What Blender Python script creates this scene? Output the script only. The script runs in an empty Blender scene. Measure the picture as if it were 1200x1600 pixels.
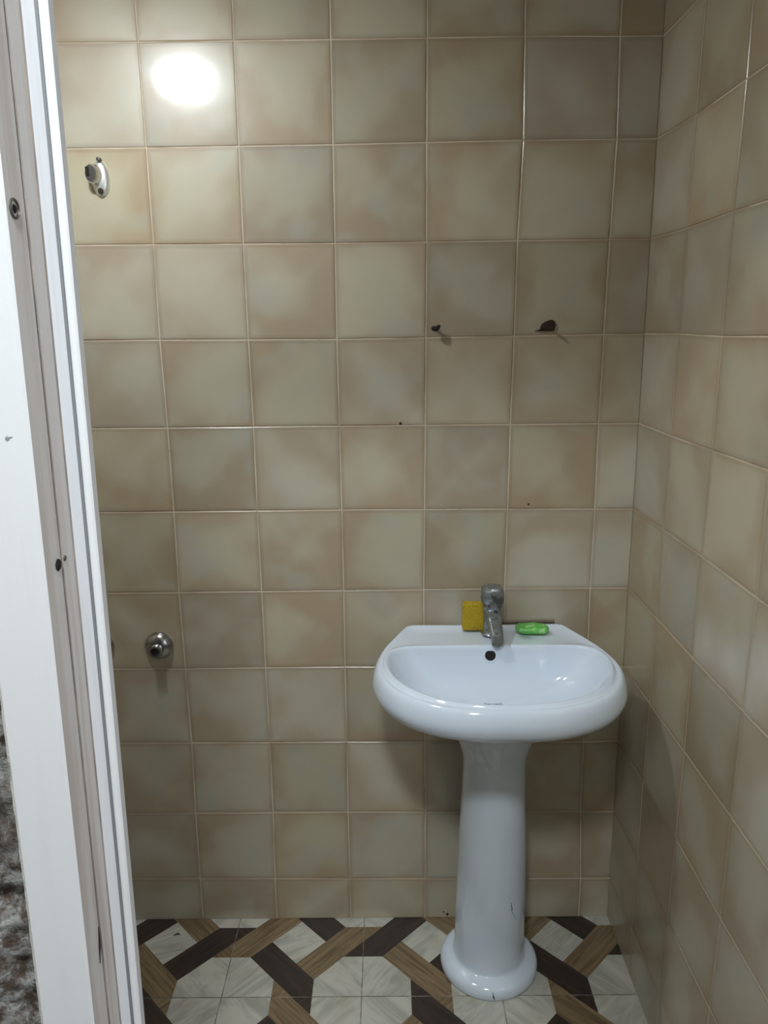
import bpy, bmesh, math, random
from mathutils import Vector, Matrix, noise
random.seed(4)
ROOM, HALL, WIN_FILL = 166.0, 180.0, 2.5
C = bpy.context.scene.collection
SC = bpy.context.scene
ZF = 0.126          # height of the first wall grout line above the floor
XC = 1.0908         # right wall
CX, CY, CZ, FPX = 0.508, -1.798, 1.5404, 1218.63

# ------------------------------------------------------------------ helpers
def link(o):
    C.objects.link(o); return o

def obj(name, bm, mats, parent=None, smooth=True, angle=35):
    me = bpy.data.meshes.new(name)
    bmesh.ops.recalc_face_normals(bm, faces=bm.faces)
    bm.to_mesh(me); bm.free()
    if not isinstance(mats, (list, tuple)): mats = [mats]
    for m in mats: me.materials.append(m)
    o = link(bpy.data.objects.new(name, me))
    if parent is not None: o.parent = parent
    if smooth:
        me.shade_smooth()
        me.set_sharp_from_angle(angle=math.radians(angle))
    return o

def thing(name, label, cat, loc=(0, 0, 0), group=None):
    o = link(bpy.data.objects.new(name, None))
    o.location = loc; o.empty_display_size = 0.03
    return tag(o, label, cat, group)

def tag(o, label, cat, group=None):
    o['label'] = label; o['category'] = cat
    if group: o['group'] = group
    return o

def struct(o):
    o['kind'] = 'structure'; return o

def box(bm, x0, x1, y0, y1, z0, z1, bev=0, mi=0, seg=2):
    vs = [bm.verts.new((x, y, z)) for x in (x0, x1) for y in (y0, y1) for z in (z0, z1)]
    idx = [(0, 1, 3, 2), (4, 6, 7, 5), (0, 4, 5, 1), (2, 3, 7, 6), (0, 2, 6, 4), (1, 5, 7, 3)]
    fs = [bm.faces.new([vs[i] for i in f]) for f in idx]
    for f in fs: f.material_index = mi
    if bev:
        es = list({e for f in fs for e in f.edges})
        bmesh.ops.bevel(bm, geom=es, offset=bev, segments=seg, profile=0.5, affect='EDGES')
    return fs

def loft(bm, rings, cap0=True, cap1=True, mi=0):
    rs = [[bm.verts.new(p) for p in r] for r in rings]
    n = len(rs[0])
    for a, b in zip(rs, rs[1:]):
        for i in range(n):
            f = bm.faces.new((a[i], a[(i + 1) % n], b[(i + 1) % n], b[i])); f.material_index = mi
    if cap0: bm.faces.new(list(reversed(rs[0]))).material_index = mi
    if cap1: bm.faces.new(rs[-1]).material_index = mi
    return rs

def lathe(bm, prof, origin, axis='Z', n=40, cap0=True, cap1=True, mi=0, jit=0.0):
    """prof: (radius, height along axis) -> closed rings"""
    rings = []
    for r, h in prof:
        ring = []
        for i in range(n):
            a = 2 * math.pi * i / n
            rr = r * (1 + jit * noise.noise(Vector((math.cos(a) * 2, math.sin(a) * 2, h * 40))))
            c, s = rr * math.cos(a), rr * math.sin(a)
            p = {'Z': (c, s, h), 'Y': (c, -h, s), 'X': (h, c, s)}[axis]
            ring.append(Vector(p) + Vector(origin))
        rings.append(ring)
    return loft(bm, rings, cap0, cap1, mi)

def tube(bm, pts, rad, n=10, mi=0):
    pts = [Vector(p) for p in pts]
    if not isinstance(rad, (list, tuple)): rad = [rad] * len(pts)
    rings = []
    up = Vector((0.13, 0.27, 1)).normalized()
    for i, p in enumerate(pts):
        t = (pts[min(i + 1, len(pts) - 1)] - pts[max(i - 1, 0)]).normalized()
        a = t.cross(up).normalized(); b = t.cross(a).normalized()
        rings.append([p + rad[i] * (math.cos(2 * math.pi * k / n) * a + math.sin(2 * math.pi * k / n) * b) for k in range(n)])
    return loft(bm, rings, mi=mi)

# ------------------------------------------------------------------ materials
def mat(name):
    m = bpy.data.materials.new(name); m.use_nodes = True
    nt = m.node_tree
    return m, nt, nt.nodes['Principled BSDF']

def N(nt, t, **kw):
    n = nt.nodes.new(t)
    for k, v in kw.items():
        if k.startswith('i_'): n.inputs[k[2:].replace('_', ' ')].default_value = v
        else: setattr(n, k, v)
    return n

def math_n(nt, op, a, b=None, c=None):
    n = nt.nodes.new('ShaderNodeMath'); n.operation = op
    for i, v in enumerate((a, b, c)):
        if v is None: continue
        if hasattr(v, 'is_output'): nt.links.new(v, n.inputs[i])
        else: n.inputs[i].default_value = v
    return n.outputs[0]

def mix(nt, fac, a, b, blend='MIX'):
    n = nt.nodes.new('ShaderNodeMix'); n.data_type = 'RGBA'; n.blend_type = blend
    for i, v in ((0, fac), (6, a), (7, b)):
        if hasattr(v, 'is_output'): nt.links.new(v, n.inputs[i])
        else: n.inputs[i].default_value = v if i == 0 else (*v, 1)
    return n.outputs[2]

def smooth(nt, v, lo, hi):
    n = nt.nodes.new('ShaderNodeMapRange'); n.interpolation_type = 'SMOOTHSTEP'
    nt.links.new(v, n.inputs[0]); n.inputs[1].default_value = lo; n.inputs[2].default_value = hi
    return n.outputs[0]

def noise_n(nt, scale, detail=4, rough=0.55, coord=None, dist=0.0):
    n = nt.nodes.new('ShaderNodeTexNoise'); n.inputs['Scale'].default_value = scale
    n.inputs['Detail'].default_value = detail; n.inputs['Roughness'].default_value = rough
    n.inputs['Distortion'].default_value = dist
    if coord is None: coord = nt.nodes.new('ShaderNodeTexCoord').outputs['Object']
    nt.links.new(coord, n.inputs['Vector'])
    return n.outputs['Fac']

def bump(nt, bsdf, h, strength, dist):
    b = nt.nodes.new('ShaderNodeBump'); b.inputs['Strength'].default_value = strength
    b.inputs['Distance'].default_value = dist
    nt.links.new(h, b.inputs['Height']); nt.links.new(b.outputs[0], bsdf.inputs['Normal'])

def plain(name, col, rough=0.5, metal=0.0, spec=0.5, nscale=0, nmix=None, coat=0.0, bmp=0, bscale=60):
    m, nt, p = mat(name)
    p.inputs['Base Color'].default_value = (*col, 1)
    p.inputs['Roughness'].default_value = rough
    p.inputs['Metallic'].default_value = metal
    p.inputs['Specular IOR Level'].default_value = spec
    p.inputs['Coat Weight'].default_value = coat
    if nmix:
        f = smooth(nt, noise_n(nt, nscale), 0.4, 0.65)
        nt.links.new(mix(nt, f, col, nmix), p.inputs['Base Color'])
    if bmp: bump(nt, p, noise_n(nt, bscale), bmp, 0.002)
    return m

def tile_material():
    m, nt, p = mat('beige_glazed_tile')
    uv = N(nt, 'ShaderNodeUVMap', uv_map='tile').outputs[0]
    sep = nt.nodes.new('ShaderNodeSeparateXYZ'); nt.links.new(uv, sep.inputs[0])
    u, v = sep.outputs[0], sep.outputs[1]
    ex = math_n(nt, 'MINIMUM', u, math_n(nt, 'SUBTRACT', 1.0, u))
    ey = math_n(nt, 'MINIMUM', v, math_n(nt, 'SUBTRACT', 1.0, v))
    att = N(nt, 'ShaderNodeAttribute', attribute_name='rnd')
    sc = nt.nodes.new('ShaderNodeSeparateColor'); nt.links.new(att.outputs['Color'], sc.inputs[0])
    # noise displaced by a random offset for each tile
    tc = nt.nodes.new('ShaderNodeTexCoord').outputs['Object']
    off = nt.nodes.new('ShaderNodeVectorMath'); off.operation = 'MULTIPLY_ADD'
    nt.links.new(att.outputs['Color'], off.inputs[0]); off.inputs[1].default_value = (37, 23, 51)
    nt.links.new(tc, off.inputs[2])
    n1 = noise_n(nt, 6.0, 2, 0.45, off.outputs[0], 0.2)
    n2 = noise_n(nt, 22, 4, 0.6, off.outputs[0], 0.3)
    e = math_n(nt, 'MINIMUM', ex, ey)
    # cloudy body: beige grey in the middle, browner towards the edges, unevenly
    d = math_n(nt, 'ADD', e, math_n(nt, 'MULTIPLY', math_n(nt, 'SUBTRACT', n1, 0.5), 1.9))
    f = smooth(nt, d, -0.15, 0.50)
    c = mix(nt, f, (0.405, 0.322, 0.218), (0.492, 0.447, 0.330))
    c = mix(nt, math_n(nt, 'MULTIPLY', smooth(nt, n2, 0.50, 0.80), 0.15), c, (0.42, 0.34, 0.245))
    # greenish grey blooms
    g = smooth(nt, noise_n(nt, 9, 2, 0.5, off.outputs[0]), 0.52, 0.70)
    c = mix(nt, math_n(nt, 'MULTIPLY', g, 0.40), c, (0.445, 0.452, 0.385))
    # thin brown rim of each tile
    r = math_n(nt, 'SUBTRACT', 1.0, smooth(nt, e, 0.008, 0.05))
    c = mix(nt, math_n(nt, 'MULTIPLY', r, 0.30), c, (0.27, 0.19, 0.12))
    # per tile value
    val = math_n(nt, 'ADD', 0.87, math_n(nt, 'MULTIPLY', sc.outputs[0], 0.22))
    hs = nt.nodes.new('ShaderNodeHueSaturation'); nt.links.new(c, hs.inputs['Color']); nt.links.new(val, hs.inputs['Value'])
    sat = math_n(nt, 'ADD', 0.85, math_n(nt, 'MULTIPLY', sc.outputs[1], 0.25)); nt.links.new(sat, hs.inputs['Saturation'])
    nt.links.new(hs.outputs[0], p.inputs['Base Color'])
    p.inputs['Roughness'].default_value = 0.42
    p.inputs['Coat Weight'].default_value = 0.85
    nt.links.new(math_n(nt, 'ADD', 0.13, math_n(nt, 'MULTIPLY', n1, 0.12)), p.inputs['Coat Roughness'])
    p.inputs['Specular IOR Level'].default_value = 0.5
    bump(nt, p, noise_n(nt, 16, 2, 0.5), 0.12, 0.005)
    nt.links.new(p.inputs['Normal'].links[0].from_socket, p.inputs['Coat Normal'])
    return m

def grout_material():
    m, nt, p = mat('stained_grout')
    n1 = noise_n(nt, 5, 3); n2 = noise_n(nt, 60, 3)
    c = mix(nt, smooth(nt, n1, 0.42, 0.66), (0.66, 0.58, 0.44), (0.46, 0.35, 0.24))
    c = mix(nt, math_n(nt, 'MULTIPLY', smooth(nt, n2, 0.55, 0.75), 0.4), c, (0.34, 0.24, 0.15))
    nt.links.new(c, p.inputs['Base Color']); p.inputs['Roughness'].default_value = 0.7
    return m

def wood_material(name, a, b):
    m, nt, p = mat(name)
    uv = N(nt, 'ShaderNodeUVMap', uv_map='tile').outputs[0]
    mp = N(nt, 'ShaderNodeMapping'); mp.inputs['Scale'].default_value = (1.2, 22, 1); nt.links.new(uv, mp.inputs[0])
    n1 = noise_n(nt, 1.6, 5, 0.65, mp.outputs[0], 0.6)
    c = mix(nt, smooth(nt, n1, 0.36, 0.66), a, b)
    nt.links.new(c, p.inputs['Base Color']); p.inputs['Roughness'].default_value = 0.42
    return m

def marble_material():
    m, nt, p = mat('cream_marble_tile')
    uv = N(nt, 'ShaderNodeUVMap', uv_map='tile').outputs[0]
    mp = N(nt, 'ShaderNodeMapping'); mp.inputs['Scale'].default_value = (1.6, 8, 1); nt.links.new(uv, mp.inputs[0])
    n1 = noise_n(nt, 1.0, 4, 0.6, mp.outputs[0], 1.2)
    c = mix(nt, smooth(nt, n1, 0.35, 0.68), (0.56, 0.545, 0.48), (0.37, 0.37, 0.325))
    n2 = noise_n(nt, 14, 3)
    c = mix(nt, math_n(nt, 'MULTIPLY', smooth(nt, n2, 0.5, 0.75), 0.35), c, (0.36, 0.31, 0.2))
    nt.links.new(c, p.inputs['Base Color']); p.inputs['Roughness'].default_value = 0.32
    return m

M = {}
M['tile'] = tile_material()
M['grout'] = grout_material()
M['light_wood'] = wood_material('light_wood_floor', (0.255, 0.185, 0.105), (0.135, 0.090, 0.046))
M['dark_wood'] = wood_material('dark_wood_floor', (0.026, 0.019, 0.016), (0.055, 0.033, 0.026))
M['marble'] = marble_material()
M['floor_grout'] = plain('floor_grout', (0.16, 0.14, 0.115), 0.8, nscale=30, nmix=(0.34, 0.31, 0.26))
M['porcelain'] = plain('white_porcelain', (0.69, 0.765, 0.865), 0.07, spec=0.5, coat=0.3)
M['chrome'] = plain('chrome', (0.72, 0.73, 0.74), 0.16, 1.0)
M['old_chrome'] = None
M['rust'] = plain('rust', (0.022, 0.011, 0.007), 0.8, nscale=80, nmix=(0.045, 0.022, 0.014))
M['plug'] = plain('dark_brown_plug', (0.030, 0.015, 0.009), 0.9, nscale=70, nmix=(0.050, 0.026, 0.014), bmp=0.8, bscale=160)
M['dark'] = plain('dark_hole', (0.012, 0.010, 0.009), 0.9)
M['screw'] = plain('screw_steel', (0.12, 0.11, 0.095), 0.5, 0.5)
M['gasket'] = plain('grey_gasket', (0.19, 0.195, 0.20), 0.6)
M['plaster'] = plain('ceiling_plaster', (0.50, 0.44, 0.37), 0.9)
M['hallwall'] = plain('hall_wall_paint', (0.36, 0.35, 0.34), 0.85, nscale=3, nmix=(0.32, 0.31, 0.30))
M['hallfloor'] = plain('hall_floor', (0.24, 0.19, 0.14), 0.5, nscale=8, nmix=(0.18, 0.14, 0.10))

def old_chrome():
    m, nt, p = mat('limescaled_chrome')
    n1 = noise_n(nt, 38, 2, 0.5); f = smooth(nt, n1, 0.38, 0.58)
    nt.links.new(mix(nt, f, (0.40, 0.43, 0.45), (0.15, 0.16, 0.14)), p.inputs['Base Color'])
    nt.links.new(math_n(nt, 'SUBTRACT', 1.0, math_n(nt, 'MULTIPLY', f, 0.6)), p.inputs['Metallic'])
    nt.links.new(math_n(nt, 'ADD', 0.2, math_n(nt, 'MULTIPLY', f, 0.5)), p.inputs['Roughness'])
    bump(nt, p, n1, 0.5, 0.002)
    return m
M['old_chrome'] = old_chrome()

def upvc(name, base, dirt, amount, lo, hi):
    m, nt, p = mat(name)
    tc = nt.nodes.new('ShaderNodeTexCoord').outputs['Object']
    mp = N(nt, 'ShaderNodeMapping'); mp.inputs['Scale'].default_value = (60, 60, 3.0); nt.links.new(tc, mp.inputs[0])
    n1 = noise_n(nt, 1.0, 5, 0.65, mp.outputs[0], 0.3)
    sep = nt.nodes.new('ShaderNodeSeparateXYZ'); nt.links.new(tc, sep.inputs[0])
    low = math_n(nt, 'SUBTRACT', 1.0, smooth(nt, sep.outputs[2], 0.55, 1.25))   # splashed dirt gathers on the lower frame
    f = math_n(nt, 'MULTIPLY', smooth(nt, n1, lo, hi), math_n(nt, 'ADD', amount, math_n(nt, 'MULTIPLY', low, 0.45 * (amount > 0.2))))
    nt.links.new(mix(nt, f, base, dirt), p.inputs['Base Color'])
    p.inputs['Roughness'].default_value = 0.38
    return m
M['upvc'] = upvc('white_frame_paint', (0.80, 0.80, 0.80), (0.60, 0.57, 0.50), 0.12, 0.45, 0.75)
M['upvc_dirty'] = upvc('grimy_frame_rebate', (0.78, 0.735, 0.70), (0.46, 0.33, 0.25), 0.35, 0.42, 0.68)
M['upvc_bead'] = upvc('blueish_frame_bead', (0.82, 0.83, 0.85), (0.50, 0.46, 0.42), 0.25, 0.5, 0.75)

M['groove_line'] = plain('dark_groove_line', (0.24, 0.205, 0.18), .8, nscale=20, nmix=(0.36, 0.30, 0.26))  # darker brown tone for the groove and step faces of the frame

def mortar():
    m, nt, p = mat('rough_mortar')
    n1 = noise_n(nt, 45, 6, 0.72, None, 0.1); n2 = noise_n(nt, 11, 4, 0.65)
    c = mix(nt, smooth(nt, n1, 0.40, 0.62), (0.09, 0.062, 0.045), (0.42, 0.42, 0.40))
    c = mix(nt, math_n(nt, 'MULTIPLY', smooth(nt, n2, 0.48, 0.66), 0.75), c, (0.075, 0.052, 0.038))
    nt.links.new(c, p.inputs['Base Color']); p.inputs['Roughness'].default_value = 0.95
    bump(nt, p, n1, 1.0, 0.01)
    return m
M['mortar'] = mortar()

def emit(name, col, s):
    m, nt, p = mat(name)
    p.inputs['Base Color'].default_value = (0.9, 0.9, 0.9, 1)
    p.inputs['Emission Color'].default_value = (*col, 1)
    p.inputs['Emission Strength'].default_value = s
    return m

# ------------------------------------------------------------------ tiled walls
NODE = [
[ (0.0024,0.0008),(0.0016,-0.0009),(0.0007,-0.0027),(-0.0003,-0.0044),(0.0105,-0.0062),(0.0128,-0.0080) ],
[ (0.0030,-0.0034),(0.0048,-0.0032),(-0.0004,-0.0031),(-0.0007,-0.0049),(0.0055,-0.0067),(0.0035,-0.0085) ],
[ (0.0064,-0.0014),(0.0051,-0.0014),(0.0005,-0.0014),(-0.0027,-0.0032),(0.0005,-0.0050),(0.0015,-0.0068) ],
[ (0.0042,0.0020),(0.0030,0.0027),(0.0001,0.0035),(-0.0038,0.0016),(-0.0046,-0.0002),(-0.0003,-0.0021) ],
[ (0.0017,0.0010),(0.0024,0.0016),(0.0012,0.0021),(-0.0049,0.0028),(-0.0097,0.0034),(-0.0025,0.0025) ],
[ (0.0035,0.0019),(0.0009,0.0023),(0.0010,0.0027),(-0.0038,0.0016),(-0.0072,0.0005),(-0.0017,-0.0015) ],
[ (0.0032,0.0007),(0.0014,0.0010),(-0.0005,0.0012),(-0.0026,0.0008),(-0.0064,0.0003),(-0.0031,0.0004) ],
[ (0.0001,-0.0015),(-0.0008,-0.0028),(-0.0018,-0.0041),(-0.0016,-0.0025),(-0.0032,-0.0010),(-0.0024,0.0008) ],
[ (0.0016,0.0027),(-0.0018,0.0020),(-0.0011,0.0013),(-0.0006,0.0020),(-0.0019,0.0026),(-0.0008,0.0033) ],
[ (0.0011,-0.0010),(-0.0013,0.0001),(-0.0004,0.0012),(-0.0010,0.0035),(0.0043,0.0058),(0.0030,0.0055) ],
[ (0.0005,0.0021),(-0.0011,0.0024),(-0.0001,0.0027),(-0.0005,0.0035),(0.0015,0.0044),(-0.0012,0.0023) ],
]
def tiled_wall(name, place, us, vs, off, seed, holes=()):
    """place(u, v, depth) -> point; raised bevelled tiles over a grout bed, one mesh"""
    rnd = random.Random(seed)
    bm = bmesh.new(); uvl = bm.loops.layers.uv.new('tile'); col = bm.loops.layers.float_color.new('rnd')
    g = 0.0014; T = 0.0016; b = 0.0012
    a = [bm.verts.new(place(u, v, 0)) for u, v in ((us[0], vs[0]), (us[-1], vs[0]), (us[-1], vs[-1]), (us[0], vs[-1]))]
    back = [bm.verts.new(place(u, v, -0.08)) for u, v in ((us[0], vs[0]), (us[-1], vs[0]), (us[-1], vs[-1]), (us[0], vs[-1]))]
    for f in [a, back[::-1]] + [[a[i], back[i], back[(i + 1) % 4], a[(i + 1) % 4]] for i in range(4)]:
        bm.faces.new(f).material_index = 1
    for i in range(len(us) - 1):
        for j in range(len(vs) - 1):
            r = (rnd.random(), rnd.random(), rnd.random(), 1)
            cs = []
            for di, dj in ((0, 0), (1, 0), (1, 1), (0, 1)):
                du, dv = off(i + di, j + dj)
                cs.append((us[i + di] + du, vs[j + dj] + dv, di, dj))
            cu = sum(c[0] for c in cs) / 4; cv = sum(c[1] for c in cs) / 4
            wu = us[i + 1] - us[i]; wv = vs[j + 1] - vs[j]
            fu0 = 0 if wu > 0.19 else (1 - wu / 0.2 if i == 0 else 0); fu1 = 1 if (wu > 0.19 or i == 0) else wu / 0.2
            fv0 = 0 if wv > 0.19 else (1 - wv / 0.2 if j == 0 else 0); fv1 = 1 if (wv > 0.19 or j == 0) else wv / 0.2
            rings = []
            tilt = [rnd.uniform(-0.0003, 0.0003) for _ in range(4)]
            for inset, dep in ((g, 0.0), (g, T - b * 0.7), (g + b, T)):
                rings.append([bm.verts.new(place(c[0] + (inset if c[2] == 0 else -inset), c[1] + (inset if c[3] == 0 else -inset), dep + (tilt[k] if dep > 0 else 0))) for k, c in enumerate(cs)])
            faces = []
            for A, B in zip(rings, rings[1:]):
                for k in range(4): faces.append((bm.faces.new((A[k], A[(k + 1) % 4], B[(k + 1) % 4], B[k])), [k, (k + 1) % 4, (k + 1) % 4, k]))
            faces.append((bm.faces.new(rings[-1]), [0, 1, 2, 3]))
            uvq = [(fu0, fv0), (fu1, fv0), (fu1, fv1), (fu0, fv1)]
            for f, ids in faces:
                f.material_index = 0
                for l, k in zip(f.loops, ids):
                    l[uvl].uv = uvq[k]; l[col] = r
    o = obj(name, bm, [M['tile'], M['grout'], M['dark']], smooth=False)
    return struct(o)

XL = -0.66; ZTOP = 2.245; DF = 1.10      # left wall, ceiling height, room depth to the door wall
us = [XL] + [0.2 * k for k in range(-3, 6)] + [XC]
vs = [0.0] + [ZF + 0.2 * k for k in range(0, 11)] + [ZTOP]
def off_back(i, j):
    k, r = i - 4, j - 1
    if j in (0, len(vs) - 1): return ((NODE[0][k][0] if 0 <= k <= 5 and j == 0 else 0), 0)
    if i in (0, len(us) - 1): return (0, NODE[r][5][1] if (i and 0 <= r <= 10) else 0)
    if r < 0 or r > 10: return (0, 0)
    if k < 0: return (NODE[r][0][0] * .5, NODE[r][0][1])
    return NODE[r][k]
tiled_wall('wall_back', lambda u, v, d: Vector((u, -d, v)), us, vs, off_back, 3)
rr = random.Random(8); jit = {}
def off_side(nu, nv, amp):
    def f(i, j):
        if i in (0, nu) or j in (0, nv): return (0, 0)
        if (i, j) not in jit: jit[(i, j)] = (rr.uniform(-amp, amp), rr.uniform(-amp, amp))
        return jit[(i, j)]
    return f
us2 = [0.0, 0.206, 0.410, 0.626, 0.826, 1.026, DF]
def off_right(i, j):
    r = j - 1
    if i in (0, len(us2) - 1): return (0, (0.0 if not 0 <= r <= 10 else NODE[r][5][1] if i == 0 else 0))
    if j in (0, len(vs) - 1): return (0, 0)
    lean = (vs[j] - 1.0) * 0.016
    return (lean + (0.002 if (i + j) % 3 == 0 else -0.002), 0.0015 * ((i * 7 + j * 5) % 3 - 1))
tiled_wall('wall_right', lambda u, v, d: Vector((XC - d, -u, v)), us2, vs, off_right, 11)
jit = {}
tiled_wall('wall_left', lambda u, v, d: Vector((XL + d, -u, v)), us2, vs, off_side(len(us2) - 1, len(vs) - 1, 0.002), 15)

# chips and drilled marks on the back wall tiles (part of the wall)
# ------------------------------------------------------------------ patterned floor
def make_floor():
    bm = bmesh.new(); uvl = bm.loops.layers.uv.new('tile')
    TX, TY = 0.3333, 0.343
    x0, y0 = 0.1035, -0.2553          # one grout crossing
    R, Q, S = 0.3536, 0.1464, 0.2071
    G = 0.0035
    strip = [(0, -S), (.5 - R, -.5 + Q), (.5 - Q, -.5 + R), (.5, 0), (.5, .5 - R), (.5 - Q, .5 - R), (S, 0)]
    tri = [(.5 - Q, -.5 + R), (.5, -.5 + R), (.5, 0)]
    octq = [(.5, -.5), (.5, -.5 + R), (.5 - Q, -.5 + R), (.5 - R, -.5 + Q), (.5 - R, -.5)]
    dia = [(S, 0), (0, S), (-S, 0), (0, -S)]
    def rot(p, k):
        x, y = p
        for _ in range(k % 4): x, y = -y, x
        return x, y
    seed = random.Random(5)
    for i in range(-4, 5):
        for j in range(-5, 3):
            cx, cy = x0 + (i + .5) * TX, y0 + (j + .5) * TY
            par = (i + j) % 2
            def put(poly, mi, ang, dz=0):
                o = (seed.uniform(0, 30), seed.uniform(0, 30)); ca, sa = math.cos(ang), math.sin(ang)
                vsx = []
                for x, y in poly:
                    xx = max(-.5 + G, min(.5 - G, x)); yy = max(-.5 + G, min(.5 - G, y))
                    vsx.append((bm.verts.new((cx + xx * TX, cy + yy * TY, 0.0)), x, y))
                f = bm.faces.new([v[0] for v in vsx]); f.material_index = mi
                for l, (_, x, y) in zip(f.loops, vsx):
                    l[uvl].uv = (x * ca + y * sa + o[0], -x * sa + y * ca + o[1])
            put(dia, 2, math.radians(seed.choice((20, 45, 110))))
            for k in range(4):
                c = (par + k) % 2
                ang = math.radians(45 + 90 * k)
                put([rot(p, k) for p in strip], 1 if c else 0, ang)
                put([rot(p, k) for p in tri], 0 if c else 1, ang + math.pi / 2)
                put([rot(p, k) for p in octq], 2, math.radians(-45 + 90 * k))
    def cut(co, no):
        bmesh.ops.bisect_plane(bm, geom=bm.verts[:] + bm.edges[:] + bm.faces[:], plane_co=co, plane_no=no, clear_outer=True)
    cut((0, 0, 0), (0, 1, 0)); cut((XC, 0, 0), (1, 0, 0)); cut((XL, 0, 0), (-1, 0, 0)); cut((0, -1.2, 0), (0, -1, 0))
    bm.faces.ensure_lookup_table()
    box(bm, XL, XC, -1.2, 0, -0.06, -0.0008, mi=3)
    return struct(obj('floor', bm, [M['light_wood'], M['dark_wood'], M['marble'], M['floor_grout']], smooth=False))
make_floor()

# ------------------------------------------------------------------ door wall, ceiling and the hall outside
LEAN = 0.005
Y0 = CY + 0.600        # front face of the door frame
def frame_x(x, z): return x + (z - 1.35) * LEAN
DOOR_TOP = 2.06; XR = 0.98
def mortar_patch(bm, xs, zs, ymean, amp):
    grid = []
    for z in zs:
        row = []
        for x in xs:
            xx = frame_x(x, z) if x > 0.05 and x < 0.3 else x
            p = Vector((xx, 0, z))
            n = noise.fractal(p * 16, 0.8, 2.1, 5) * 0.6 + noise.noise(p * 42) * 0.5 + noise.noise(Vector((xx * 60 + z * 30, 0, z * 90))) * 0.25
            row.append(bm.verts.new((xx, ymean - amp * n, z)))
        grid.append(row)
    for a, b in zip(grid, grid[1:]):
        for i in range(len(a) - 1): bm.faces.new((a[i], a[i + 1], b[i + 1], b[i]))
bm = bmesh.new()
xs = [XL + 0.02 * i for i in range(int((0.06 - XL) / 0.02))] + [0.06 + 0.0035 * i for i in range(37)]
zs = [0.02 * i for i in range(30)] + [0.6 + 0.004 * i for i in range(176)] + [1.3 + 0.02 * i for i in range(51)]
mortar_patch(bm, xs, zs, Y0 + 0.020, 0.015)
box(bm, XL - .2, 0.186, Y0 + 0.05, -DF, 0, ZTOP)
box(bm, XR + 0.07, XC + .6, Y0 + 0.02, -DF, 0, ZTOP)
box(bm, 0.186, XR + 0.07, Y0 + 0.02, -DF, DOOR_TOP + 0.045, ZTOP)
struct(obj('wall_front', bm, [M['mortar']], smooth=True, angle=60))

bm = bmesh.new(); box(bm, XL - .2, XC + .6, -DF - 0.01, 0.08, ZTOP, ZTOP + 0.06)
struct(obj('ceiling', bm, [M['plaster']], smooth=False))
HL, HR, HB, HT = -0.86, 1.69, -3.3, 2.55
def slab(name, m, *b):
    bm = bmesh.new(); box(bm, *b); return struct(obj(name, bm, [M[m]], smooth=False))
slab('floor_hall', 'hallfloor', HL, HR, HB, -1.2, -0.06, -0.0)
slab('ceiling_hall', 'plaster', HL, HR, HB, -1.11, HT, HT + .06)
slab('wall_hall_left', 'hallwall', HL - .06, HL, HB, -1.11, 0, HT)
slab('wall_hall_right', 'hallwall', HR, HR + .06, HB, -1.11, 0, HT)
slab('wall_hall_back', 'hallwall', HL, HR, HB - .06, HB, 0, HT)
slab('wall_hall_header', 'hallwall', HL, HR, -1.16, -1.11, ZTOP + .06, HT)

# ------------------------------------------------------------------ door frame
door = struct(link(bpy.data.objects.new('door_1', None)))
door.location = (0.208, Y0 + 0.05, 0)
P = [(-.325, .602), (-.323, .600), (-.278, .600), (-.276, .602), (-.276, .6320), (-.2785, .6330), (-.2785, .6345), (-.2755, .6355),
     (-.2755, .6575), (-.2745, .6590), (-.2695, .6690), (-.2690, .6700), (-.2700, .6705), (-.2700, .6725), (-.2672, .6720), (-.2610, .6715), (-.2593, .6730), (-.2593, .6830), (-.2605, .6845),
     (-.2690, .6850), (-.2690, .6980), (-.325, .6980)]
MI = {3: 1, 4: 3, 5: 3, 6: 3, 7: 1, 8: 3, 9: 2, 10: 2}
def jamb(sign):
    bm = bmesh.new()
    zz = [0, 0.5, 1.0, 1.5, DOOR_TOP]
    rings = []
    for z in zz:
        ring = []
        for dx, d in P:
            x = frame_x(CX + dx, z) if sign > 0 else (XR + CX - .2593 - frame_x(CX + dx, z))
            ring.append(Vector((x, CY + d, z)))
        rings.append(ring)
    rs = [[bm.verts.new(p) for p in r] for r in rings]
    n = len(P)
    for a, b in zip(rs, rs[1:]):
        for i in range(n):
            bm.faces.new((a[i], a[(i + 1) % n], b[(i + 1) % n], b[i])).material_index = MI.get(i, 0)
    bm.faces.new(rs[-1]); bm.faces.new(rs[0][::-1])
    o = obj('jamb', bm, [M['upvc'], M['upvc_dirty'], M['upvc_bead'], M['groove_line']], door, smooth=True, angle=20)
    return o
def local(o, base):
    # keep world placement while parented to an Empty that sits at base
    o.matrix_parent_inverse = Matrix.Translation(-Vector(base)); return o
DB = tuple(door.location)
local(jamb(1), DB); local(jamb(-1), DB)
bm = bmesh.new()
box(bm, CX - .325, XR + .055, Y0, Y0 + .098, DOOR_TOP, DOOR_TOP + .05, bev=.002)
box(bm, CX - .27, XR, Y0 + .0715, Y0 + .083, DOOR_TOP - .018, DOOR_TOP + .001)
local(obj('head', bm, [M['upvc']], door, smooth=True), DB)
bm = bmesh.new()
for a, b in ((0, 1),):
    pts = [(-.2695, .6702), (-.2668, .6704), (-.2664, .6712), (-.2668, .6722), (-.2695, .6722)]
    loft(bm, [[Vector((frame_x(CX + dx, z), CY + d, z)) for dx, d in pts] for z in (0, .7, 1.4, DOOR_TOP)])
g = local(obj('gasket', bm, [M['gasket']], door), DB); g['label'] = 'dark grey rubber seal strip'
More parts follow.
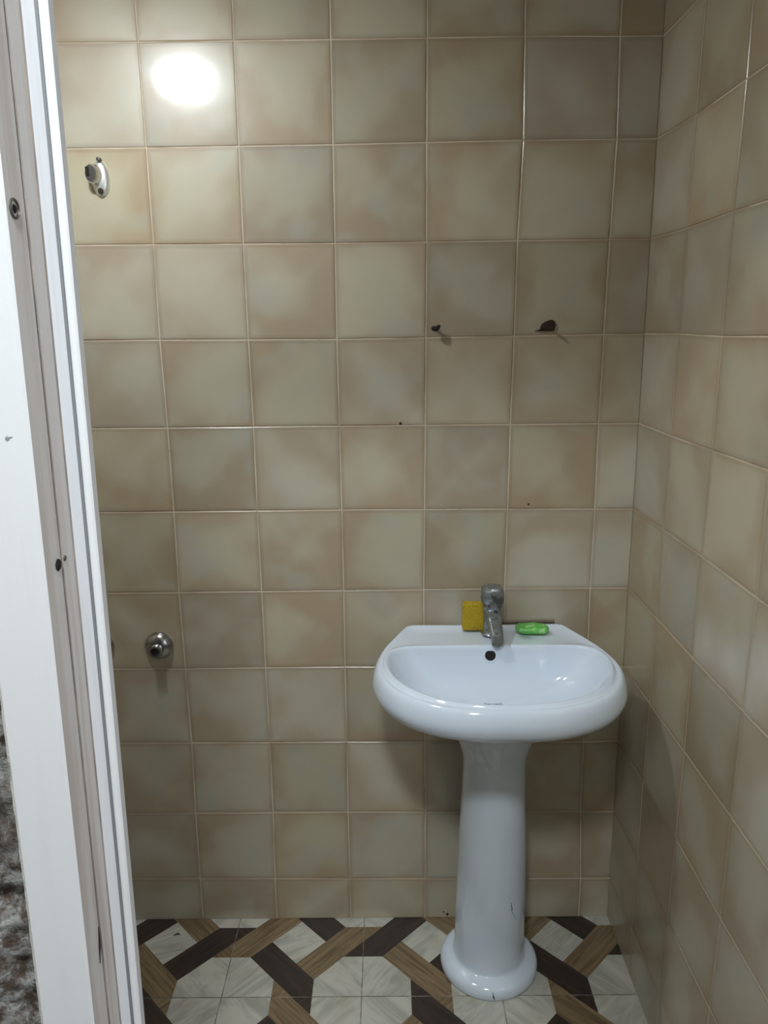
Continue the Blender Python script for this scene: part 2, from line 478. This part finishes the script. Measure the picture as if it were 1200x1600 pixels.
# countersunk bore with screw, high on the rebate; and an empty black screw hole lower down
def on_reveal(d, z): return Vector((frame_x(CX - .276, z), CY + d, z))
c = on_reveal(.6135, 1.634 - .003)
bm = bmesh.new(); lathe(bm, [(.0076, -.004), (.0076, .0012), (.0066, .0018), (.0058, .0003), (.0052, -.003)], c, 'X', 28, True, True)
s = local(obj('screw_cup', bm, [M['screw']], door), DB); s['label'] = 'round countersunk metal screw cup'
bm = bmesh.new(); lathe(bm, [(.0034, -.004), (.0034, -.0004), (.0022, .0006)], c + Vector((.0004, .0012, 0)), 'X', 20)
s2 = obj('screw', bm, [M['dark']], s); s2['label'] = 'dark brown screw inside the cup'
c = Vector((frame_x(CX - .2755, 1.355), CY + .6255, 1.352))
bm = bmesh.new(); lathe(bm, [(.0050, -.004), (.0050, .0004), (.0043, .0007)], c, 'X', 24, jit=.15)
s = local(obj('screw_hole', bm, [M['dark']], door), DB); s['label'] = 'empty black screw hole'
c = Vector((frame_x(CX - .2750, 1.355), CY + .6385, 1.354))
bm = bmesh.new(); lathe(bm, [(.0024, -.004), (.0024, .0004), (.0019, .0007)], c, 'X', 20, jit=.2)
s = local(obj('screw_hole', bm, [M['screw']], door), DB); s['label'] = 'small grey dent beside the hole'
# scratches and dents
bm = bmesh.new()
tube(bm, [(frame_x(CX - .276, .95) + .0003, CY + .6265, .955), (frame_x(CX - .276, .97) + .0004, CY + .6285, .972), (frame_x(CX - .276, .99) + .0003, CY + .6312, .992)], [.0004, .0011, .0004], 8)
s = local(obj('scratch', bm, [M['dark']], door), DB); s['label'] = 'short black slanting gouge'
bm = bmesh.new()
lathe(bm, [(.0018, -.0003), (.0017, .0006)], (frame_x(CX - .276, 1.46) - .0175, Y0, 1.462), 'Y', 14, jit=.4)
tube(bm, [(.2135, Y0 - .0002, 1.462), (.2190, Y0 - .0002, 1.463)], [.0009, .0003], 8)
s = local(obj('dent', bm, [plain('dent_grey', (.33, .33, .34), .7)], door), DB); s['label'] = 'small grey dent on the white face'
# crumbled white foam along the outer edge of the frame
bm = bmesh.new()
rings = []
rd = random.Random(2)
for i in range(230):
    z = 0.5 + i * 0.0068
    thick = 0.0022 + 0.0016 * noise.noise(Vector((0, 0, z * 70))) + (0.010 * max(0, min(1, (z - 1.22) / .09)))
    xw = 0.0018 + max(0, .0016 * noise.noise(Vector((3, 0, z * 90)))) + 0.012 * max(0, min(1, (z - 1.235) / .07))
    x = frame_x(CX - .325, z)
    rings.append([Vector((x + .0012, Y0 + .0005, z)), Vector((x - xw * .6, Y0 + .002 - .002 * noise.noise(Vector((8, 0, z * 60))), z)), Vector((x - xw, Y0 + .006, z)), Vector((x - xw * .8, Y0 + .02, z)), Vector((x + .001, Y0 + .022, z))])
loft(bm, rings)
s = local(obj('plaster_edge', bm, [plain('white_filler', (.74, .725, .66), .9, bmp=.9, bscale=200)], door), DB)
s['label'] = 'crumbly cream filler along the outer edge'

# ------------------------------------------------------------------ pedestal wash basin
SX, SY = 0.742, -0.0
sink = thing('pedestal_sink', 'white porcelain wash basin on a round pedestal in the tiled corner', 'sink', (0.748, -0.155, 0))
SB = tuple(sink.location)
def catmull(pts, per=10, closed=True):
    out = []; n = len(pts)
    for i in range(n):
        p0, p1, p2, p3 = (Vector(pts[(i + k - 1) % n]) for k in range(4))
        for t in range(per):
            t /= per
            out.append(0.5 * ((2 * p1) + (-p0 + p2) * t + (2 * p0 - 5 * p1 + 4 * p2 - p3) * t * t + (-p0 + 3 * p1 - 3 * p2 + p3) * t ** 3))
    return out
def ray_resample(poly, c, n):
    """radius of a star-shaped outline at n equal angles about c"""
    res = []
    m = len(poly)
    for i in range(n):
        a = 2 * math.pi * i / n; dx, dy = math.cos(a), math.sin(a); best = 0
        for k in range(m):
            ax, ay = poly[k][0] - c[0], poly[k][1] - c[1]; bx, by = poly[(k + 1) % m][0] - c[0], poly[(k + 1) % m][1] - c[1]
            ex, ey = bx - ax, by - ay; den = dx * ey - dy * ex
            if abs(den) < 1e-12: continue
            t = (ax * ey - ay * ex) / den; s = (ax * dy - ay * dx) / den
            if t > 0 and -1e-6 <= s <= 1 + 1e-6: best = max(best, t)
        res.append((c[0] + dx * best, c[1] + dy * best))
    return res
half = [(0.0, .470), (.080, .465), (.148, .444), (.206, .405), (.246, .350), (.266, .287), (.269, .235), (.262, .185), (.249, .135), (.228, .080), (.209, .035), (.196, .008), (.178, .003), (.09, .003)]
outer = [(SX + x, -y) for x, y in half] + [(SX - x, -y) for x, y in reversed(half[1:])]
outer.insert(len(half), (SX, -.003))
inh = [(0.0, .437), (.075, .430), (.135, .408), (.183, .370), (.217, .318), (.233, .265), (.236, .222), (.228, .186), (.206, .162), (.175, .156), (.09, .1545)]
inner = [(SX + x, -y) for x, y in inh] + [(SX, -.154)] + [(SX - x, -y) for x, y in reversed(inh[1:])]
CC = (SX, -.245); NR = 144
OUT = ray_resample([tuple(p) for p in catmull(outer)], CC, NR)
INN = ray_resample([tuple(p) for p in catmull(inner)], CC, NR)
def shrink(poly, off, c=CC):
    out = []
    for x, y in poly:
        v = Vector((x - c[0], y - c[1])); l = v.length; v = v / l * max(0.001, l - off)
        out.append((c[0] + v.x, c[1] + v.y))
    return out
def lerp(A, B, t): return [(a[0] + (b[0] - a[0]) * t, a[1] + (b[1] - a[1]) * t) for a, b in zip(A, B)]
def ring3(poly, z): return [Vector((x, min(y, -.0035), z)) for x, y in poly]
circ = [(.748 + .098 * math.cos(2 * math.pi * i / NR), -.152 + .096 * math.sin(2 * math.pi * i / NR)) for i in range(NR)]
D0 = .846
rings = [ring3(circ, .660), ring3(lerp(circ, OUT, .14), .688), ring3(lerp(circ, OUT, .35), .713), ring3(lerp(circ, OUT, .60), .738),
         ring3(lerp(circ, OUT, .80), .757), ring3(lerp(circ, OUT, .88), .768),
         ring3(shrink(OUT, .014), .777), ring3(shrink(OUT, .0065), .785), ring3(shrink(OUT, .0015), .795), ring3(OUT, .805), ring3(shrink(OUT, .001), .814),
         ring3(shrink(OUT, .0035), .825), ring3(shrink(OUT, .008), .835), ring3(shrink(OUT, .0125), .8405), ring3(shrink(OUT, .017), .8425)]
A = shrink(OUT, .0215)
lip = shrink(INN, -.0075)
# the deck level between the roll rim and the bowl edge
def merge(a, b):  # never let the first ring cross inside the second
    out = []
    for p, q in zip(a, b):
        lp = (Vector(p) - Vector(CC)).length; lq = (Vector(q) - Vector(CC)).length
        out.append(p if lp > lq + .0015 else tuple(Vector(CC) + (Vector(q) - Vector(CC)) * ((lq + .0015) / lq)))
    return out
lip2 = shrink(INN, -.004)
groove = merge(A, lip)
rings += [ring3(groove, .8400), ring3(merge(lerp(groove, lip, .35), lip), .8405), ring3(merge(lerp(groove, lip, .8), lip), .8440), ring3(lip, D0), ring3(lip2, D0 + .0003), ring3(INN, .8445), ring3(shrink(INN, .0035), .8405)]
DR = (SX - .004, -.225)
bowl = [(.03, .8325), (.07, .819), (.13, .799), (.20, .7805), (.29, .7655), (.40, .7545), (.52, .7465), (.65, .7405), (.78, .7370), (.88, .7350)]
for t, z in bowl:
    rings.append(ring3([(x + (DR[0] - x) * t, y + (DR[1] - y) * t) for x, y in INN], z))
rings.append(ring3([(DR[0] + .021 * math.cos(2 * math.pi * i / NR), DR[1] + .021 * math.sin(2 * math.pi * i / NR)) for i in range(NR)], .7335))
bm = bmesh.new(); loft(bm, rings)
basin = local(obj('basin', bm, [M['porcelain']], sink, angle=75), SB)
# drain
bm = bmesh.new(); lathe(bm, [(.0215, -.004), (.0215, .0016), (.019, .0022), (.016, .0008), (.006, -.0016)], (DR[0], DR[1], .7340), 'Z', 36)
s = obj('drain', bm, [M['chrome']], basin); s['label'] = 'chrome drain fitting'
# overflow on the sloping back of the bowl
def bowl_back(z):
    prev = (0.0035, .8405)
    for t, zz in bowl:
        if zz <= z <= prev[1]:
            k = (prev[1] - z) / (prev[1] - zz); tt = (prev[0] if prev[0] > .0036 else .02) * (1 - k) + t * k
            return -.154 + (DR[1] + .154) * tt
        prev = (t, zz)
zo = .824; yo = bowl_back(zo); yo2 = bowl_back(zo - .01)
nrm = Vector((0, -.01, -(yo2 - yo) * -1)).normalized()
slope = math.atan2(.01, abs(yo2 - yo))
bm = bmesh.new()
lathe(bm, [(.0130, -.004), (.0175, .0005), (.0165, .0013), (.0130, .0011), (.0122, -.003)], (0, 0, 0), 'Z', 32, True, True)
s = obj('overflow_ring', bm, [M['porcelain']], basin)
R = Matrix.Translation(Vector((SX - .004, yo, zo))) @ Matrix.Rotation(slope, 4, 'X')
s.matrix_local = R; s['label'] = 'raised ring of the overflow'
bm = bmesh.new(); lathe(bm, [(.0121, -.004), (.0121, .0005), (.0115, .0007)], (0, 0, 0), 'Z', 32)
s = obj('overflow_hole', bm, [M['dark']], basin); s.matrix_local = R; s['label'] = 'dark overflow hole'
# pedestal
prof = [(.1165, .0), (.1190, .004), (.1197, .012), (.1185, .020), (.1145, .027), (.1070, .0315), (.0975, .0345), (.0900, .0365), (.0872, .0395), (.0860, .048), (.0852, .10),
        (.0838, .20), (.0808, .32), (.0770, .42), (.0738, .50), (.0725, .552), (.0732, .568), (.0760, .584), (.0820, .602), (.0880, .620), (.0950, .643), (.0985, .672)]
bm = bmesh.new(); rings = []
for r, z in prof:
    k = min(1, max(0, (z - .03) / .03)); ry = r * (1 - .03 * k)
    rings.append([Vector((.7505 + .003 * min(1, z / .6) + r * math.cos(2 * math.pi * i / 72), -.1545 + ry * math.sin(2 * math.pi * i / 72), z)) for i in range(72)])
loft(bm, rings)
ped = local(obj('pedestal', bm, [M['porcelain']], sink, angle=60), SB)
def on_ped(a, z, rad, eps=.0002):
    return Vector((.7505 + .003 * min(1, z / .6) + (rad + eps) * math.cos(a), -.1545 + (rad * .97 + eps) * math.sin(a), z))
def rad_at(z):
    for (r0, z0), (r1, z1) in zip(prof, prof[1:]):
        if z0 <= z <= z1: return r0 + (r1 - r0) * (z - z0) / (z1 - z0)
bm = bmesh.new()
pts = [(-62, .232), (-61.5, .222), (-60, .212), (-62, .214), (-60, .205), (-54, .188), (-48, .172)]
tube(bm, [on_ped(math.radians(a), z, rad_at(z)) for a, z in pts], [.0006, .0010, .0012, .0010, .0005, .0004, .0002], 6)
s = obj('glaze_crack', bm, [plain('crack_grey', (.10, .10, .11), .8)], ped); s['label'] = 'thin dark crack in the glaze'
bm = bmesh.new()
tube(bm, [Vector((.7460, -.1545 - .1160, .024)), Vector((.7470, -.1545 - .1190, .014)), Vector((.7505, -.1545 - .1190, .006))], [.0008, .0024, .0010], 6)
s = obj('glaze_chip', bm, [plain('chip_grey', (.13, .13, .13), .8)], ped); s['label'] = 'dark chip at the foot rim'
# thin brown sealant line where the deck meets the wall
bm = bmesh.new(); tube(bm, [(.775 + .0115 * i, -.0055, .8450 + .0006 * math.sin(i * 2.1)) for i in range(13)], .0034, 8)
s = local(obj('sealant', bm, [plain('brown_sealant', (.16, .12, .09), .8)], sink), SB); s['label'] = 'brown sealant strip at the wall'

# ------------------------------------------------------------------ faucet
fx, fy, fz = .7505, -.082, D0
tap = thing('faucet', 'short limescaled single-lever chrome tap at the back of the basin', 'faucet', (fx, fy, fz))
bm = bmesh.new()
lathe(bm, [(.0250, 0), (.0252, .003), (.0225, .006), (.0205, .010), (.0200, .035), (.0205, .060), (.0215, .074), (.0205, .077)], (0, 0, 0), 'Z', 40)
obj('body', bm, [M['old_chrome']], tap)
def rrect(w, h, n=24, e=3.2):
    out = []
    for i in range(n):
        a = 2 * math.pi * i / n; c, s = math.cos(a), math.sin(a)
        out.append((w * math.copysign(abs(c) ** (2 / e), c), h * math.copysign(abs(s) ** (2 / e), s)))
    return out
bm = bmesh.new(); rings = []
for y, z, w, h in ((0, .048, .0190, .0200), (-.02, .047, .0188, .0185), (-.045, .041, .0170, .0150), (-.070, .032, .0150, .0120), (-.088, .025, .0138, .0105), (-.094, .022, .0125, .0085)):
    rings.append([Vector((x, y, z + zz)) for x, zz in rrect(w, h)])
loft(bm, rings); obj('spout', bm, [M['old_chrome']], tap)
bm = bmesh.new(); lathe(bm, [(.0105, .016), (.0108, .006), (.0085, .0045), (.0080, .007)], (0, -.083, 0), 'Z', 28)
s = obj('aerator', bm, [M['old_chrome']], tap)
bm = bmesh.new(); rings = []
for z, w in ((.077, .0200), (.079, .0255), (.086, .0272), (.101, .0272), (.110, .0258), (.116, .0215), (.1185, .0130)):
    rings.append([Vector((x, y, z)) for x, y in rrect(w, w * .98, 32, 2.6)])
loft(bm, rings); cap = obj('handle_cap', bm, [M['old_chrome']], tap)
bm = bmesh.new(); rings = []
for y, z, w, h in ((-.012, .104, .0150, .0060), (-.026, .106, .0135, .0050), (-.046, .111, .0115, .0042), (-.062, .116, .0110, .0040), (-.069, .118, .0085, .0030)):
    rings.append([Vector((x + .004, y, z + zz)) for x, zz in rrect(w, h)])
loft(bm, rings); obj('lever', bm, [M['old_chrome']], tap)

# ------------------------------------------------------------------ sponge and soap on the deck
def sponge_mat():
    m, nt, p = mat('yellow_sponge')
    n1 = noise_n(nt, 300, 3, .6); n2 = noise_n(nt, 25, 3)
    c = mix(nt, smooth(nt, n1, .42, .62), (.40, .27, .012), (.52, .38, .02))
    c = mix(nt, math_n(nt, 'MULTIPLY', smooth(nt, n2, .45, .7), .5), c, (.30, .17, .02))
    nt.links.new(c, p.inputs['Base Color']); p.inputs['Roughness'].default_value = .95; bump(nt, p, n1, .8, .003)
    return m
bm = bmesh.new(); box(bm, -.026, .026, -.013, .013, 0, .0655, bev=.003, seg=3)
bmesh.ops.subdivide_edges(bm, edges=bm.edges[:], cuts=3, use_grid_fill=True)
for v in bm.verts: v.co += Vector([noise.noise(v.co * 120 + Vector((k * 9, 0, 0))) * .0009 for k in range(3)])
s = obj('sponge', bm, [sponge_mat()], angle=80); s.location = (.710, -.052, D0 + .0006); s.rotation_euler = (math.radians(0), 0, math.radians(-3))
tag(s, 'yellow block sponge standing upright beside the tap', 'sponge')
def soap_mat():
    m, nt, p = mat('green_soap')
    n1 = noise_n(nt, 60, 3, .5, None, 1.0)
    c = mix(nt, smooth(nt, n1, .56, .66), (.13, .50, .085), (.38, .66, .27))
    nt.links.new(c, p.inputs['Base Color']); p.inputs['Roughness'].default_value = .35; bump(nt, p, n1, .4, .002)
    return m
bm = bmesh.new(); rings = []
for z, k in ((0, .86), (.002, .96), (.006, 1.0), (.010, .97), (.0135, .86), (.0145, .70)):
    rings.append([Vector((x + .0006 * math.sin(x * 300 + y * 90), y, z + .0008 * math.sin(x * 160 + 1))) for x, y in rrect(.0395 * k, .0225 * k, 56, 3.0)])
loft(bm, rings)
s = obj('soap_bar', bm, [soap_mat()], angle=50); s.location = (.8465, -.072, D0 + .0012); s.rotation_euler = (0, 0, math.radians(-4))
tag(s, 'flat bright green soap bar lying on the basin deck right of the tap', 'soap')
bm = bmesh.new(); box(bm, -.014, .010, -.003, .002, -.0003, .0006, bev=.0002)
q = obj('imprint', bm, [plain('pale_green_mark', (.62, .78, .45), .5)], s); q.location = (-.004, -.006, .0148); q.rotation_euler = (0, 0, .5); q['label'] = 'pale worn streak on the top'

# ------------------------------------------------------------------ fittings on the back wall
TT = .0016
def outlet(name, label, x, z):
    t = thing(name, label, 'pipe outlet', (x, -TT, z), 'shower mixer connections on the back wall')
    bm = bmesh.new(); lathe(bm, [(.0345, 0), (.0350, .003), (.0340, .008), (.0300, .0145), (.0235, .0190), (.0170, .0215), (.0150, .0220)], (0, 0, 0), 'Y', 48)
    obj('flange', bm, [M['wall_chrome']], t)
    bm = bmesh.new(); lathe(bm, [(.0135, .020), (.0135, .027), (.0120, .028), (.0125, .030), (.0115, .031), (.0125, .033), (.0115, .034), (.0125, .036), (.0118, .0435), (.0085, .0435), (.0082, .030)], (0, 0, 0), 'Y', 36)
    obj('threaded_pipe', bm, [M['wall_chrome']], t)
    bm = bmesh.new(); lathe(bm, [(.0080, .0300), (.0080, .0405)], (0, 0, 0), 'Y', 24)
    o = obj('bore', bm, [M['dark']], t); o['label'] = 'black open bore'
    return t
M['wall_chrome'] = plain('tarnished_chrome', (.50, .50, .51), .22, 1.0, nscale=60, nmix=(.30, .28, .26))
outlet('shower_pipe_outlet', 'round chrome pipe outlet standing free on the lower left wall', -.0555, .7905)
outlet('shower_pipe_outlet', 'chrome pipe outlet mostly hidden behind the white door frame', -.2010, .7905)
t = thing('shower_head_holder', 'small oval chrome shower bracket high on the back wall at left', 'shower holder', (-.101, -TT, 1.864))
bm = bmesh.new(); rings = []
for d, k in ((0, 1), (.003, 1.0), (.0065, .94), (.0095, .80), (.0115, .60), (.0125, .35)):
    rings.append([Vector((.0195 * k * math.cos(a) , -d, .037 * k * math.sin(a))) for a in [2 * math.pi * i / 48 for i in range(48)]])
loft(bm, rings); obj('back_plate', bm, [plain('satin_chrome', (.80, .80, .76), .34, .75)], t)
bm = bmesh.new(); rings = []
for d, k, dx in ((.006, .92, -.004), (.016, .98, -.008), (.026, .92, -.011), (.030, .78, -.012)):
    rings.append([Vector((dx + .0135 * k * math.cos(a), -d, .006 + .0215 * k * math.sin(a))) for a in [2 * math.pi * i / 40 for i in range(40)]])
loft(bm, rings); obj('cradle', bm, [M['chrome']], t)
bm = bmesh.new(); box(bm, -.0215, -.0135, -.0325, -.012, .000, .0195, bev=.002)
o = obj('cradle_slot', bm, [M['dark']], t); o['label'] = 'black slot of the cradle'
bm = bmesh.new(); lathe(bm, [(.0058, .006), (.0058, .0120), (.0042, .0130)], (.001, 0, -.026), 'Y', 20)
o = obj('screw', bm, [M['rust']], t); o['label'] = 'rusty brown screw'
bm = bmesh.new(); lathe(bm, [(.0045, .004), (.0045, .013), (.003, .014)], (.002, 0, .037), 'Y', 16)
o = obj('screw', bm, [M['screw']], t)

t = thing('screw_hook', 'small rusty screw stub above the basin, nearer the middle of the wall', 'hook', (.622, -TT, 1.5415))
bm = bmesh.new(); tube(bm, [(0, 0, 0), (.001, -.008, .0005), (0, -.016, .0005), (-.001, -.021, .001)], [.0045, .0034, .0034, .0040], 12)
obj('shank', bm, [M['rust']], t)
bm = bmesh.new(); tube(bm, [(.006, -.0185, .0085), (.003, -.020, .004), (-.002, -.021, .0008), (-.007, -.021, .0018), (-.0115, -.0205, .0035)], [.0034, .0048, .0062, .0058, .0036], 12)
obj('bent_tip', bm, [M['rust']], t)
t = thing('wall_plug', 'dark brown lump with a thin nail, above the basin near the corner', 'wall plug', (.873, -TT, 1.5390))
bm = bmesh.new(); rings = []
base = [(-.0300, -.0035), (-.020, -.001), (-.0175, .006), (-.013, .013), (-.004, .018), (.005, .0205), (.012, .019), (.0155, .013), (.0155, .005), (.012, -.003), (.003, -.0040), (-.012, -.0040)]
bs = [tuple(p) for p in catmull(base, 4)]
for d, k in ((0, 1), (.003, .97), (.006, .80), (.0075, .45)):
    rings.append([Vector((x * k + .0015 * noise.noise(Vector((x * 300, z * 300, d * 200))), -d, .006 + (z - .006) * k)) for x, z in bs])
loft(bm, rings); obj('plug', bm, [M['plug']], t)
bm = bmesh.new(); tube(bm, [(.003, -.004, .003), (.0025, -.014, .003), (.002, -.025, .0025)], [.0028, .0028, .0036], 8)
obj('nail', bm, [M['rust']], t)

# small chips on the back wall
def speck(x, z, r, wall):
    bm = bmesh.new(); lathe(bm, [(r, 0), (r * .9, .0004)], (x, -TT - .0001, z), 'Y', 12, jit=.5)
    o = obj('tile_chip', bm, [M['rust']], wall); o['label'] = 'tiny dark chip in the glaze'
WB = bpy.data.objects['wall_back']
for x, z, r in ((.541, 1.3315, .0034), (.842, 1.1375, .0028), (.660, .011, .0042), (.650, .018, .0024)): speck(x, z, r, WB)
bm = bmesh.new(); lathe(bm, [(.0040, .0002), (.0030, .0022)], (-.030, -.098, 0), 'Z', 8, jit=.6)
o = tag(obj('plaster_crumb', bm, [M['plaster']]), 'tiny white crumb lying on the dark floor strip at left', 'crumb')
bm = bmesh.new(); tube(bm, [(-.062, -.060, .0012), (-.052, -.054, .0016), (-.046, -.055, .0012)], [.0010, .0022, .0010], 8)
o = tag(obj('dirt_fleck', bm, [M['dark']]), 'tiny dark fleck lying on the cream floor diamond at left', 'dirt')

# ------------------------------------------------------------------ lamps
LX, LY, LZ = -.036, -.56, ZTOP
lamp = thing('ceiling_lamp', 'round white flush ceiling lamp inside the washroom', 'lamp', (LX, LY, LZ))
bm = bmesh.new(); lathe(bm, [(.088, 0), (.088, -.016), (.080, -.020), (.070, -.016)], (0, 0, 0), 'Z', 48)
obj('lamp_base', bm, [M['plaster']], lamp)
bm = bmesh.new(); lathe(bm, [(.069, -.017), (.067, -.026), (.058, -.036), (.042, -.044), (.024, -.048), (.008, -.050)], (0, 0, 0), 'Z', 48)
obj('lamp_shade', bm, [emit('washroom_lamp_glow', (.93, 1.0, 1.03), ROOM)], lamp)
lamp2 = thing('ceiling_lamp', 'round flush ceiling lamp in the hall behind the camera', 'lamp', (.36, -1.95, HT))
bm = bmesh.new(); lathe(bm, [(.14, 0), (.14, -.02), (.13, -.024), (.125, -.020)], (0, 0, 0), 'Z', 48)
obj('lamp_base', bm, [M['plaster']], lamp2)
bm = bmesh.new(); lathe(bm, [(.122, -.021), (.118, -.035), (.10, -.048), (.06, -.056), (.02, -.058)], (0, 0, 0), 'Z', 48)
obj('lamp_shade', bm, [emit('hall_lamp_glow', (.90, .97, 1.0), HALL)], lamp2)

win = struct(link(bpy.data.objects.new('window_fill_1', None))); win.location = (HR - .03, -2.5, 1.5)  # unseen window added in the hall; its glowing pane brightens the door frame
bm = bmesh.new()
box(bm, -.03, .03, -.66, -.60, -.66, .66); box(bm, -.03, .03, .60, .66, -.66, .66); box(bm, -.03, .03, -.60, .60, -.66, -.60); box(bm, -.03, .03, -.60, .60, .60, .66); box(bm, -.03, .03, -.02, .02, -.60, .60)
obj('window_fill_frame', bm, [M['upvc']], win, smooth=False)
bm = bmesh.new(); box(bm, .0, .01, -.60, .60, -.60, .60)
obj('fill_pane', bm, [emit('fill_pane_glow', (.85, .95, 1.1), WIN_FILL)], win, smooth=False)

w = bpy.data.worlds.new('World'); SC.world = w; w.use_nodes = True
w.node_tree.nodes['Background'].inputs[0].default_value = (.5, .55, .6, 1)
w.node_tree.nodes['Background'].inputs[1].default_value = .05

# ------------------------------------------------------------------ camera
cam = bpy.data.cameras.new('Camera'); co = link(bpy.data.objects.new('Camera', cam))
r_ = Vector((0.9999484624464812, 0.0016424641701490378, -0.010018720595366048)); u_ = Vector((0.009384725411884627, 0.2269108270323037, 0.973870321708419)); f_ = r_.cross(u_) * -1
m = Matrix((( r_.x, u_.x, -f_.x, CX), (r_.y, u_.y, -f_.y, CY), (r_.z, u_.z, -f_.z, CZ), (0, 0, 0, 1)))
co.matrix_world = m
cam.sensor_fit = 'VERTICAL'; cam.sensor_height = 36.0; cam.lens = FPX / 1600 * 36.0
cam.clip_start = .02
SC.camera = co
SC.view_settings.view_transform = 'Standard'; SC.view_settings.look = 'None'
SC.view_settings.exposure = 0.0; SC.view_settings.gamma = 1.0; SC.view_settings.use_curve_mapping = False
